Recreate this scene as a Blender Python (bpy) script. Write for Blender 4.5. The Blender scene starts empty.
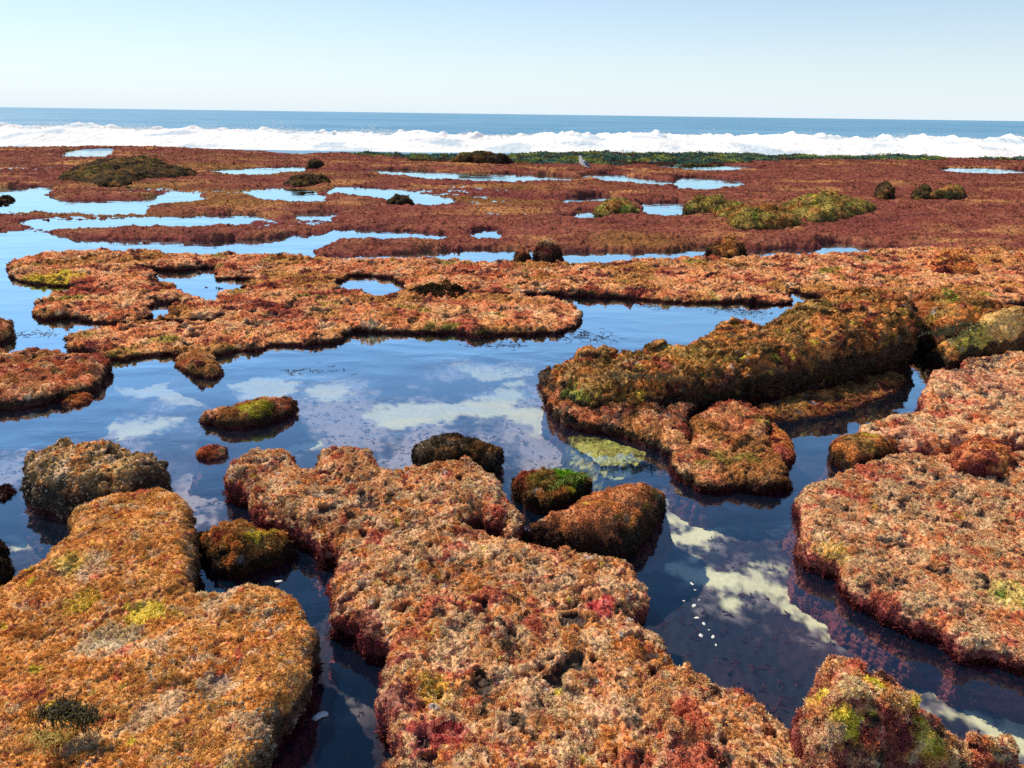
import bpy, math
from concurrent.futures import ThreadPoolExecutor
import numpy as np
from mathutils import Matrix, Vector

rng = np.random.default_rng(7)
scene = bpy.context.scene
C = scene.collection

# ------------------------------------------------------------------ camera
W, H, FPX, CAMH = 1024, 768, 800.0, 1.6
ROLL = math.radians(0.78)
PITCH = math.atan(270 * math.cos(ROLL) / FPX)
fw = np.array([0, math.cos(PITCH), -math.sin(PITCH)])
up0 = np.array([0, math.sin(PITCH), math.cos(PITCH)])
rt0 = np.array([1.0, 0, 0])
rt = math.cos(ROLL) * rt0 + math.sin(ROLL) * up0
up = -math.sin(ROLL) * rt0 + math.cos(ROLL) * up0
cam_d = bpy.data.cameras.new('camera')
cam_d.sensor_fit = 'HORIZONTAL'
cam_d.sensor_width = 36.0
cam_d.lens = 36.0 * FPX / W
cam_d.clip_start = 0.05
cam_d.clip_end = 20000
cam = bpy.data.objects.new('camera', cam_d)
C.objects.link(cam)
M = Matrix.Identity(4)
for i in range(3):
    M[i][0], M[i][1], M[i][2] = rt[i], up[i], -fw[i]
M[2][3] = CAMH
cam.matrix_world = M
scene.camera = cam
scene.view_settings.view_transform = 'Standard'
scene.view_settings.look = 'None'
scene.view_settings.exposure = 0
scene.view_settings.gamma = 1
scene.cycles.max_bounces = 6
scene.cycles.transparent_max_bounces = 8
scene.cycles.use_adaptive_sampling = True
scene.cycles.adaptive_threshold = 0.008
scene.cycles.use_denoising = False

# ground survey: where the sight line through a photo point meets height z
VIEWS = {'A': (0, 90, 2.994), 'B': (342, 90, 2.994), 'C': (682, 90, 2.994), 'D': (0, 320, 2.56), 'E': (350, 320, 2.56),
         'F': (624, 280, 2.56), 'G': (0, 468, 2.56), 'H': (312, 468, 2.56), 'I': (624, 468, 2.56), 'P': (0, 0, 1.0)}


def ground(px, py, z=0.0):
    d = (px - 512) / FPX * rt - (py - 384) / FPX * up + fw
    t = (z - CAMH) / min(d[2], -0.012)
    return (d[0] * t, d[1] * t)


def outline(s, z=0.0):
    out, v = [], VIEWS['P']
    for tok in s.split():
        if tok in VIEWS:
            v = VIEWS[tok]
        elif tok[0] == 'z':
            z = float(tok[1:])
        else:
            a, b = map(float, tok.split(','))
            out.append(ground(v[0] + a / v[2], v[1] + b / v[2], z))
    return np.array(out)


def spot(s, z=0.0):
    return outline(s, z)[0]


def smooth_poly(p, n=4):
    q = []
    k = len(p)
    for i in range(k):
        p0, p1, p2, p3 = p[i - 1], p[i], p[(i + 1) % k], p[(i + 2) % k]
        for t in np.arange(n) / n:
            q.append(0.5 * (2 * p1 + (p2 - p0) * t + (2 * p0 - 5 * p1 + 4 * p2 - p3) * t * t + (3 * p1 - p0 - 3 * p2 + p3) * t ** 3))
    return np.array(q)


def sdf(X, Y, poly, far=None):
    """signed distance, positive inside; with far, points further than that from the box are given -far"""
    shp = X.shape
    x, y = X.ravel(), Y.ravel()
    if far:
        (x0, y0), (x1, y1) = poly.min(0) - far, poly.max(0) + far
        near = (x > x0) & (x < x1) & (y > y0) & (y < y1)
        out = np.full(x.shape, -float(far))
        if near.any():
            out[near] = np.maximum(sdf(x[near], y[near], poly), -far)
        return out.reshape(shp)
    d2 = np.full(x.shape, 1e18)
    ins = np.zeros(x.shape, bool)
    k = len(poly)
    for i in range(k):
        ax, ay = poly[i]
        bx, by = poly[(i + 1) % k]
        ex, ey = bx - ax, by - ay
        L = ex * ex + ey * ey
        if L < 1e-14:
            continue
        t = np.clip(((x - ax) * ex + (y - ay) * ey) / L, 0, 1)
        dx, dy = x - ax - t * ex, y - ay - t * ey
        d2 = np.minimum(d2, dx * dx + dy * dy)
        if ay != by:
            ins ^= ((ay > y) != (by > y)) & (x < ex * (y - ay) / ey + ax)
    d = np.sqrt(d2)
    return np.where(ins, d, -d).reshape(shp)


def field(poly, holes, lo, hi, step, X, Y, grow=0.0):
    """distance to the outline less its holes, tabulated on a coarse grid and read off at X, Y"""
    nx, ny = int((hi[0] - lo[0]) / step) + 3, int((hi[1] - lo[1]) / step) + 3
    gx, gy = np.meshgrid(lo[0] + np.arange(nx) * step, lo[1] + np.arange(ny) * step)
    d = sdf(gx, gy, poly)
    for q in holes:
        d = np.minimum(d, -sdf(gx, gy, q, 2.0) - grow)
    u, v = np.clip((X - lo[0]) / step, 0, nx - 1.001), np.clip((Y - lo[1]) / step, 0, ny - 1.001)
    i, j = u.astype(int), v.astype(int)
    a, b = u - i, v - j
    return (d[j, i] * (1 - a) + d[j, i + 1] * a) * (1 - b) + (d[j + 1, i] * (1 - a) + d[j + 1, i + 1] * a) * b


# ------------------------------------------------------------------ noise
_perm = np.random.default_rng(3).permutation(256).astype(np.int64)
_perm = np.concatenate([_perm, _perm, _perm])
_g = np.random.default_rng(4).normal(size=(256, 3))
_g = (_g / np.linalg.norm(_g, axis=1)[:, None]).astype(np.float32)
_gx, _gy, _gz = (_g[:, k].copy() for k in range(3))
_perm = _perm.astype(np.int32)
POOL = ThreadPoolExecutor(4)


def _perlin(p):
    i = np.floor(p).astype(np.int32)
    f = (p - i).astype(np.float32)
    i &= 255
    fx, fy, fz = f[:, 0].copy(), f[:, 1].copy(), f[:, 2].copy()
    ux, uy, uz = (q * q * q * (q * (q * 6 - 15) + 10) for q in (fx, fy, fz))
    ix, iy, iz = i[:, 0].copy(), i[:, 1].copy(), i[:, 2].copy()
    acc = 0
    for dx in (0, 1):
        wx = ux if dx else 1 - ux
        hx = _perm[ix + dx] + iy
        for dy in (0, 1):
            wy = wx * (uy if dy else 1 - uy)
            hy = _perm[hx + dy] + iz
            for dz in (0, 1):
                h = _perm[hy + dz] & 255
                acc = acc + wy * (uz if dz else 1 - uz) * (_gx[h] * (fx - dx) + _gy[h] * (fy - dy) + _gz[h] * (fz - dz))
    return acc * 1.6


def perlin(P):
    P = np.asarray(P)
    return np.concatenate(list(POOL.map(_perlin, [P[k:k + 40000] for k in range(0, len(P), 40000)])))


def fbm(P, octv=3, seed=0.0):
    a, s, r = 1.0, 0.0, 0
    P = np.asarray(P) + seed * 13.37
    for k in range(octv):
        r = r + a * perlin(P * (2.03 ** k) + k * 7.7)
        s += a
        a *= 0.55
    return r / s


def sst(a, b, x):
    t = np.clip((x - a) / (b - a), 0, 1)
    return t * t * (3 - 2 * t)


def mixc(c, d, m):
    return c + (np.asarray(d) - c) * m[:, None]


def xyz(X, Y, z=0.0):
    return np.stack([X.ravel(), Y.ravel(), np.zeros(X.size) + z], 1)


# ------------------------------------------------------------------ meshes
def mesh_np(name, V, F, mat, col=None, smooth=True):
    V = np.ascontiguousarray(V, np.float32)
    F = np.ascontiguousarray(F, np.int32)
    n, k = F.shape
    me = bpy.data.meshes.new(name)
    me.vertices.add(len(V))
    me.vertices.foreach_set('co', V.ravel())
    me.loops.add(n * k)
    me.loops.foreach_set('vertex_index', F.ravel())
    me.polygons.add(n)
    me.polygons.foreach_set('loop_start', np.arange(0, n * k, k, dtype=np.int32))
    me.polygons.foreach_set('use_smooth', np.full(n, smooth))
    me.update(calc_edges=True)
    if col is not None:
        at = me.color_attributes.new('Col', 'FLOAT_COLOR', 'POINT')
        c4 = np.ones((len(V), 4), np.float32)
        c4[:, :3] = np.clip(col, 0, 1)
        at.data.foreach_set('color', c4.ravel())
    me.materials.append(mat)
    return me


def link(name, me, parent=None, label=None, cat=None, group=None, kind=None):
    o = bpy.data.objects.new(name, me)
    C.objects.link(o)
    if parent is not None:
        o.parent = parent
    for k, v in (('label', label), ('category', cat), ('group', group), ('kind', kind)):
        if v:
            o[k] = v
    return o


def grid_faces(ny, nx):
    i = np.arange((ny - 1) * nx).reshape(ny - 1, nx)[:, :-1]
    return np.stack([i, i + 1, i + nx + 1, i + nx], -1).reshape(-1, 4)


def compact(V, F, *attrs):
    used = np.zeros(len(V), bool)
    used[F.ravel()] = True
    idx = np.cumsum(used) - 1
    return (V[used], idx[F]) + tuple(a[used] for a in attrs)


def normals(V, F):
    a, b, c = V[F[:, 0]], V[F[:, 1]], V[F[:, 2]]
    d = V[F[:, 3]] if F.shape[1] == 4 else c
    fn = np.cross(c - a, d - b) if F.shape[1] == 4 else np.cross(b - a, c - a)
    N = np.zeros_like(V)
    for k in range(F.shape[1]):
        for ax in range(3):
            N[:, ax] += np.bincount(F[:, k], fn[:, ax], len(V))
    return N / (np.linalg.norm(N, axis=1)[:, None] + 1e-12)


def voxel(V, F, size):
    me = bpy.data.meshes.new('tmp')
    me.vertices.add(len(V))
    me.vertices.foreach_set('co', np.ascontiguousarray(V, np.float32).ravel())
    n = len(F)
    me.loops.add(n * 4)
    me.loops.foreach_set('vertex_index', np.ascontiguousarray(F, np.int32).ravel())
    me.polygons.add(n)
    me.polygons.foreach_set('loop_start', np.arange(0, n * 4, 4, dtype=np.int32))
    me.update(calc_edges=True)
    o = bpy.data.objects.new('tmp', me)
    C.objects.link(o)
    m = o.modifiers.new('remesh', 'REMESH')
    m.mode = 'VOXEL'
    m.voxel_size = size
    dg = bpy.context.evaluated_depsgraph_get()
    ev = o.evaluated_get(dg)
    em = ev.to_mesh()
    v = np.empty(len(em.vertices) * 3, np.float32)
    em.vertices.foreach_get('co', v)
    lv = np.empty(len(em.loops), np.int32)
    em.loops.foreach_get('vertex_index', lv)
    v = v.reshape(-1, 3).astype(np.float64)
    f = lv.reshape(-1, 4)
    ev.to_mesh_clear()
    bpy.data.objects.remove(o)
    bpy.data.meshes.remove(me)
    return v, f


# ------------------------------------------------------------------ materials
def nodes(name):
    m = bpy.data.materials.new(name)
    m.use_nodes = True
    nt = m.node_tree
    nt.nodes.clear()
    return m, nt, nt.nodes.new('ShaderNodeOutputMaterial')


def N_(nt, typ, **kw):
    n = nt.nodes.new('ShaderNode' + typ)
    for k, v in kw.items():
        if k in n.inputs:
            n.inputs[k].default_value = v
        else:
            setattr(n, k, v)
    return n


def algae_mat(name, scale=160, bump=0.4, rough=0.6, spec=0.12, dist=0.004, var=0.45):
    m, nt, out = nodes(name)
    L = nt.links.new
    at = N_(nt, 'Attribute', attribute_name='Col')
    tc = N_(nt, 'TexCoord')
    n1 = N_(nt, 'TexNoise', Scale=scale, Detail=4.0, Roughness=0.65)
    L(tc.outputs['Object'], n1.inputs['Vector'])
    mr = N_(nt, 'MapRange')
    mr.inputs['From Min'].default_value = 0.3
    mr.inputs['From Max'].default_value = 0.7
    mr.inputs['To Min'].default_value = 1 - var
    mr.inputs['To Max'].default_value = 1 + var
    L(n1.outputs['Fac'], mr.inputs['Value'])
    mul = N_(nt, 'VectorMath', operation='MULTIPLY')
    L(at.outputs['Color'], mul.inputs[0])
    L(mr.outputs['Result'], mul.inputs[1])
    b = N_(nt, 'Bump', Strength=bump, Distance=dist)
    L(n1.outputs['Fac'], b.inputs['Height'])
    p = N_(nt, 'BsdfPrincipled', Roughness=rough)
    p.inputs['Specular IOR Level'].default_value = spec
    L(mul.outputs['Vector'], p.inputs['Base Color'])
    L(b.outputs['Normal'], p.inputs['Normal'])
    L(p.outputs['BSDF'], out.inputs['Surface'])
    return m


def frond_mat(name, trans=0.2, rough=0.6, spec=0.06):
    m, nt, out = nodes(name)
    L = nt.links.new
    at = N_(nt, 'Attribute', attribute_name='Col')
    p = N_(nt, 'BsdfPrincipled', Roughness=rough)
    p.inputs['Specular IOR Level'].default_value = spec
    t = N_(nt, 'BsdfTranslucent')
    mx = N_(nt, 'MixShader')
    mx.inputs[0].default_value = trans
    L(at.outputs['Color'], p.inputs['Base Color'])
    L(at.outputs['Color'], t.inputs['Color'])
    L(p.outputs['BSDF'], mx.inputs[1])
    L(t.outputs['BSDF'], mx.inputs[2])
    L(mx.outputs[0], out.inputs['Surface'])
    return m


def plain_mat(name, color, rough=0.5, spec=0.3, nscale=40.0, var=0.15):
    m, nt, out = nodes(name)
    L = nt.links.new
    tc = N_(nt, 'TexCoord')
    n1 = N_(nt, 'TexNoise', Scale=nscale, Detail=3.0)
    L(tc.outputs['Object'], n1.inputs['Vector'])
    mr = N_(nt, 'MapRange')
    mr.inputs['To Min'].default_value = 1 - var
    mr.inputs['To Max'].default_value = 1 + var
    L(n1.outputs['Fac'], mr.inputs['Value'])
    mul = N_(nt, 'VectorMath', operation='MULTIPLY')
    mul.inputs[0].default_value = color
    L(mr.outputs['Result'], mul.inputs[1])
    p = N_(nt, 'BsdfPrincipled', Roughness=rough)
    p.inputs['Specular IOR Level'].default_value = spec
    L(mul.outputs['Vector'], p.inputs['Base Color'])
    L(p.outputs['BSDF'], out.inputs['Surface'])
    return m


def water_mat():
    m, nt, out = nodes('pool_water')
    L = nt.links.new
    geo = N_(nt, 'NewGeometry')
    mp = N_(nt, 'Mapping')
    mp.inputs['Scale'].default_value = (1.0, 1.6, 1.0)
    L(geo.outputs['Position'], mp.inputs['Vector'])
    n1 = N_(nt, 'TexNoise', Scale=3.2, Detail=3.0, Roughness=0.5, Distortion=0.6)
    n2 = N_(nt, 'TexNoise', Scale=1.1, Detail=2.0)
    L(mp.outputs['Vector'], n1.inputs['Vector'])
    L(mp.outputs['Vector'], n2.inputs['Vector'])
    mr = N_(nt, 'MapRange')
    mr.inputs['From Min'].default_value = 0.42
    mr.inputs['From Max'].default_value = 0.62
    L(n2.outputs['Fac'], mr.inputs['Value'])
    mu = N_(nt, 'Math', operation='MULTIPLY')
    L(n1.outputs['Fac'], mu.inputs[0])
    L(mr.outputs['Result'], mu.inputs[1])
    b = N_(nt, 'Bump', Strength=0.22, Distance=0.02)
    L(mu.outputs[0], b.inputs['Height'])
    # Schlick reflectance, the same seen from above and from below
    dt = N_(nt, 'VectorMath', operation='DOT_PRODUCT')
    L(b.outputs['Normal'], dt.inputs[0])
    L(geo.outputs['Incoming'], dt.inputs[1])
    ab = N_(nt, 'Math', operation='ABSOLUTE')
    L(dt.outputs['Value'], ab.inputs[0])
    om = N_(nt, 'Math', operation='SUBTRACT', use_clamp=True)
    om.inputs[0].default_value = 1.0
    L(ab.outputs[0], om.inputs[1])
    p5 = N_(nt, 'Math', operation='POWER')
    p5.inputs[1].default_value = 5.0
    L(om.outputs[0], p5.inputs[0])
    fr = N_(nt, 'Math', operation='MULTIPLY_ADD')
    fr.inputs[1].default_value = 4.2
    fr.inputs[2].default_value = 0.02
    L(p5.outputs[0], fr.inputs[0])
    g = N_(nt, 'BsdfGlossy', Roughness=0.02)
    g.inputs['Color'].default_value = (.68, .90, 1, 1)
    L(b.outputs['Normal'], g.inputs['Normal'])
    t = N_(nt, 'BsdfTransparent')
    t.inputs['Color'].default_value = WATER_TINT
    sc_ = N_(nt, 'BsdfDiffuse')
    sc_.inputs['Color'].default_value = (0.015, 0.12, 0.33, 1)
    body = N_(nt, 'MixShader')
    body.inputs[0].default_value = 0.05
    L(t.outputs[0], body.inputs[1])
    L(sc_.outputs[0], body.inputs[2])
    gain = N_(nt, 'Math', operation='MULTIPLY', use_clamp=True)
    gain.inputs[1].default_value = 1.0
    L(fr.outputs[0], gain.inputs[0])
    mx = N_(nt, 'MixShader')
    L(gain.outputs[0], mx.inputs[0])
    L(body.outputs[0], mx.inputs[1])
    L(g.outputs[0], mx.inputs[2])
    L(mx.outputs[0], out.inputs['Surface'])
    return m


WATER_TINT = (0.88, 0.95, 0.96, 1)


def sea_mat():
    m, nt, out = nodes('sea_water')
    L = nt.links.new
    geo = N_(nt, 'NewGeometry')
    mp = N_(nt, 'Mapping')
    mp.inputs['Scale'].default_value = (0.06, 0.22, 0.2)
    L(geo.outputs['Position'], mp.inputs['Vector'])
    n1 = N_(nt, 'TexNoise', Scale=1.0, Detail=6.0, Roughness=0.6)
    L(mp.outputs['Vector'], n1.inputs['Vector'])
    b = N_(nt, 'Bump', Strength=0.55, Distance=1.2)
    L(n1.outputs['Fac'], b.inputs['Height'])
    mp2 = N_(nt, 'Mapping')
    mp2.inputs['Scale'].default_value = (0.01, 0.03, 0.03)
    L(geo.outputs['Position'], mp2.inputs['Vector'])
    n2 = N_(nt, 'TexNoise', Scale=1.0, Detail=5.0, Roughness=0.6)
    L(mp2.outputs['Vector'], n2.inputs['Vector'])
    cr = N_(nt, 'ValToRGB')
    cr.color_ramp.elements[0].position = 0.35
    cr.color_ramp.elements[0].color = (0.08, 0.26, 0.43, 1)
    cr.color_ramp.elements[1].position = 0.68
    cr.color_ramp.elements[1].color = (0.17, 0.39, 0.55, 1)
    L(n2.outputs['Fac'], cr.inputs[0])
    p = N_(nt, 'BsdfPrincipled', Roughness=0.35)
    p.inputs['Specular IOR Level'].default_value = 0.35
    L(cr.outputs[0], p.inputs['Base Color'])
    L(b.outputs['Normal'], p.inputs['Normal'])
    L(p.outputs['BSDF'], out.inputs['Surface'])
    return m


def foam_mat():
    m, nt, out = nodes('sea_foam')
    L = nt.links.new
    at = N_(nt, 'Attribute', attribute_name='Col')
    d = N_(nt, 'BsdfDiffuse')
    t = N_(nt, 'BsdfTranslucent')
    mx = N_(nt, 'MixShader')
    mx.inputs[0].default_value = 0.08
    L(at.outputs['Color'], d.inputs['Color'])
    L(at.outputs['Color'], t.inputs['Color'])
    L(d.outputs[0], mx.inputs[1])
    L(t.outputs[0], mx.inputs[2])
    L(mx.outputs[0], out.inputs['Surface'])
    return m


M_ROCK = algae_mat('algae_covered_rock')
M_FAR = algae_mat('far_reef_algae', scale=30, bump=0.3, dist=0.02, var=0.5, rough=.9, spec=.05)
M_FROND = frond_mat('algae_fronds')
M_FFROND = frond_mat('far_algae_fronds', trans=.25, rough=.9, spec=.04)
M_WEED = frond_mat('dark_weed', trans=0.3, rough=0.5, spec=0.15)
M_BED = algae_mat('sand_bed', scale=260, bump=0.3, rough=0.8, spec=0.1, dist=0.002, var=0.18)
M_BARN = plain_mat('barnacle_shell', (0.36, 0.32, 0.26), 0.7)
M_SHELL = plain_mat('white_fleck', (0.75, 0.76, 0.74), 0.5)
M_WATER = water_mat()
M_SEA = sea_mat()
M_FOAM = foam_mat()

# ------------------------------------------------------------------ colours
TAN, ORANGE, RED, DRED = (0.66, 0.34, 0.16), (0.56, 0.23, 0.075), (0.27, 0.070, 0.042), (0.11, 0.024, 0.026)
PALE, OLIVE, GREEN, YELL = (0.78, 0.50, 0.29), (0.22, 0.17, 0.045), (0.20, 0.27, 0.05), (0.55, 0.42, 0.06)
GREY, BLACK, BROWN = (0.28, 0.27, 0.25), (0.030, 0.022, 0.018), (0.32, 0.155, 0.055)
MAG = (0.30, 0.075, 0.06)
# a, b, overlays (colour, frequency, threshold), side colour
PAL = {  # BLACK overlays on slabs and ledges paint deep shadow speckle into the colour
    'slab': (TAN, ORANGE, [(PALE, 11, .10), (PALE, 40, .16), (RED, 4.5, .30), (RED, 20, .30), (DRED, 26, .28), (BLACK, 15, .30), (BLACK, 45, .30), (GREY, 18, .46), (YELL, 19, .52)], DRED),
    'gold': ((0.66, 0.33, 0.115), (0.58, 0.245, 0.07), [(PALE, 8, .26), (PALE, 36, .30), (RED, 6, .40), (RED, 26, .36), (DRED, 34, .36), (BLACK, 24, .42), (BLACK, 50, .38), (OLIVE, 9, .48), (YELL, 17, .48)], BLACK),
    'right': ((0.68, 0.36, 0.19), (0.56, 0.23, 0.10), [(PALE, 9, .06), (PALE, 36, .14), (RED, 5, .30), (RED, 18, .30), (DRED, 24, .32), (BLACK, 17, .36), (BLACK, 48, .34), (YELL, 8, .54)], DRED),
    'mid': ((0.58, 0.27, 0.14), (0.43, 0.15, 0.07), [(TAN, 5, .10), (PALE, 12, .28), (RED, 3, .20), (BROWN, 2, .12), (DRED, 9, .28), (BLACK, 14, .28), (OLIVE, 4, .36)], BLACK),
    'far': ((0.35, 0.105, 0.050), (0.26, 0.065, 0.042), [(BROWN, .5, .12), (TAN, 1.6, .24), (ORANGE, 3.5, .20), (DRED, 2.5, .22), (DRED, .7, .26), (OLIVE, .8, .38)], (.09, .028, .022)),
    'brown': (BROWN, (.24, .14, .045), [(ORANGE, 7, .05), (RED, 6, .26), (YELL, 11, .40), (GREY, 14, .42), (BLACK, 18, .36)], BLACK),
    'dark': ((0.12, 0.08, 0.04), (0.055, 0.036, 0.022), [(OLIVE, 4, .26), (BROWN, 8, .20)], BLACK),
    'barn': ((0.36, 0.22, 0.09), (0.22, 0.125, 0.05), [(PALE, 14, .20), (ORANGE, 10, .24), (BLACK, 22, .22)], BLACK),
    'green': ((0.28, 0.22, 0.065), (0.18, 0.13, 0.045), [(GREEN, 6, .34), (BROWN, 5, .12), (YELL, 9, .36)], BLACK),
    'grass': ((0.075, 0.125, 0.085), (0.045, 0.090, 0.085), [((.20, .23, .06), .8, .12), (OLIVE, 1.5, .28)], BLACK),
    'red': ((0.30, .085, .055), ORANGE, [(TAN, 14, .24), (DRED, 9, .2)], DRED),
}


GAIN = {'far': 2.15, 'mid': 1.72, 'slab': 2.2, 'gold': 2.35, 'right': 2.3, 'brown': 1.4, 'dark': .7, 'barn': 1.7, 'green': 1.3, 'grass': 1.3, 'red': 1.7}


def paint(P, N, pal, sc=1.0, spots=(), seed=0.0, lo=.15, hi=.72):
    a, b, ov, side = PAL[pal]
    c = mixc(np.tile(np.array(a), (len(P), 1)), b, sst(-.35, .35, fbm(P * 5 * sc, 3, seed + 1)))
    for k, (col, f, th) in enumerate(ov):
        m = sst(th - .09, th + .09, fbm(P * f * sc, 3, seed + 2.3 + k))
        c = mixc(c, col, m * .92)
    c = c * (1 + .30 * perlin(P * 60 * sc))[:, None]
    for (cx, cy, r, col, st) in spots:
        d = np.hypot(P[:, 0] - cx, P[:, 1] - cy) / r + .5 * fbm(P * 14, 2, seed + 9) + .45 * perlin(P * 50)
        c = mixc(c, col, st * (1 - sst(.65, .95, d)))
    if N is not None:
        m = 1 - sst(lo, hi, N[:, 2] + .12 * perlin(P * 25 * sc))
        c = mixc(c, side, m * .93)  # steep sides: dark weed, with their shade painted into the colour too
    m = 1 - sst(0.004, .034, P[:, 2] + .01 * perlin(P * 14))
    if pal != 'green':
        c = mixc(c, np.array(DRED) * .7, m * .8)
    lum = c @ np.array((.3, .5, .2))
    c = np.maximum(lum[:, None] + 1.06 * (c - lum[:, None]), .003)
    c = c * GAIN.get(pal, 1.3)
    c = c / np.maximum(1, c.max(1) / .84)[:, None]
    return np.clip(c, 0.004, 0.85)


# ------------------------------------------------------------------ algae fronds scattered over a surface
def cluster(kind, k):
    """a few leaf-shaped faces springing from one point; unit size"""
    r = np.random.default_rng(100 + k)
    n = {'turf': 9, 'coarse': 6}[kind]
    V, F, T = [], [], []
    for i in range(n):
        az = r.uniform(0, 2 * math.pi)
        tilt = r.uniform(.45, 1.4)
        ln = r.uniform(.5, 1.0)
        w = r.uniform(.10, .20) if kind == 'turf' else r.uniform(.18, .30)
        d = np.array([math.cos(az) * math.sin(tilt), math.sin(az) * math.sin(tilt), math.cos(tilt)])
        s = np.cross(d, (0, 0, 1)) + .3 * r.normal(size=3)
        s /= np.linalg.norm(s)
        base = np.array([r.normal() * .18, r.normal() * .18, -.12])
        mid = base + d * ln * .6
        tip = base + d * ln + np.array([math.cos(az), math.sin(az), -.5]) * .15
        b = len(V)
        V += [base, mid + s * w, tip, mid - s * w]
        T += [.35, 1.0, 1.5, 1.0]  # roots darkened in the colour to imitate occlusion, tips paler
        F.append([b, b + 3, b + 2, b + 1])
    return np.array(V), np.array(F), np.array(T)


def scatter(V, F, n, size, pal, sc, spots, seed, kind='turf', zmin=-0.015, jitter=.35, lean=(0, 0, .5), clump=None, weight=None, fw=None, N0=None, hi=.72):
    if n < 10:
        return None
    a, b, c, d = (V[F[:, k]] for k in range(4))
    fn = np.cross(c - a, d - b)
    ar = np.linalg.norm(fn, axis=1) * .5
    cen = (a + b + c + d) / 4
    fn = fn / (2 * ar[:, None] + 1e-12)
    w = ar * (cen[:, 2] > zmin)
    if fw is not None:
        w = w * fw
    if weight is not None:
        w = w * weight(cen)
    if clump:
        w = w * (.3 + .7 * sst(-.25, .15, fbm(cen * clump, 2, seed + 5)))
    r = np.random.default_rng(int(seed * 10) + 5)
    pick = np.searchsorted(np.cumsum(w) / w.sum(), r.random(n))
    pick = np.clip(pick, 0, len(F) - 1)
    u, v = r.random((2, n, 1))
    P = (a[pick] * (1 - u) + b[pick] * u) * (1 - v) + (d[pick] * (1 - u) + c[pick] * u) * v
    Nn = fn[pick] + np.array(lean)
    Nn /= np.linalg.norm(Nn, axis=1)[:, None]
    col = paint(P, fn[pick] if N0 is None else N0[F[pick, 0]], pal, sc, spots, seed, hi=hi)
    col = col * r.uniform(1 - jitter, 1 + jitter, (n, 1)) * r.uniform(.93, 1.07, (n, 3))
    S = size(P, r) if callable(size) else size * r.uniform(.55, 1.25, n)
    ref = np.where(np.abs(Nn[:, 2:3]) < .9, np.array([[0, 0, 1.]]), np.array([[1., 0, 0]]))
    t1 = np.cross(Nn, ref)
    t1 /= np.linalg.norm(t1, axis=1)[:, None]
    t2 = np.cross(Nn, t1)
    ang = r.uniform(0, 2 * math.pi, n)[:, None]
    e1, e2 = t1 * np.cos(ang) + t2 * np.sin(ang), -t1 * np.sin(ang) + t2 * np.cos(ang)
    VV, FF, CC, off = [], [], [], 0
    var = r.integers(0, 5, n)
    for k in range(5):
        s = var == k
        cv, cf, ct = cluster(kind, k)
        m = s.sum()
        X = P[s][:, None] + S[s][:, None, None] * (cv[None, :, 0:1] * e1[s][:, None] + cv[None, :, 1:2] * e2[s][:, None] + cv[None, :, 2:3] * Nn[s][:, None])
        VV.append(X.reshape(-1, 3))
        FF.append((cf[None] + (np.arange(m) * len(cv))[:, None, None]).reshape(-1, 4) + off)
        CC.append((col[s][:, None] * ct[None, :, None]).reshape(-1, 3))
        off += m * len(cv)
    return np.concatenate(VV), np.concatenate(FF), np.concatenate(CC)


SEED = [1.0]


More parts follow.
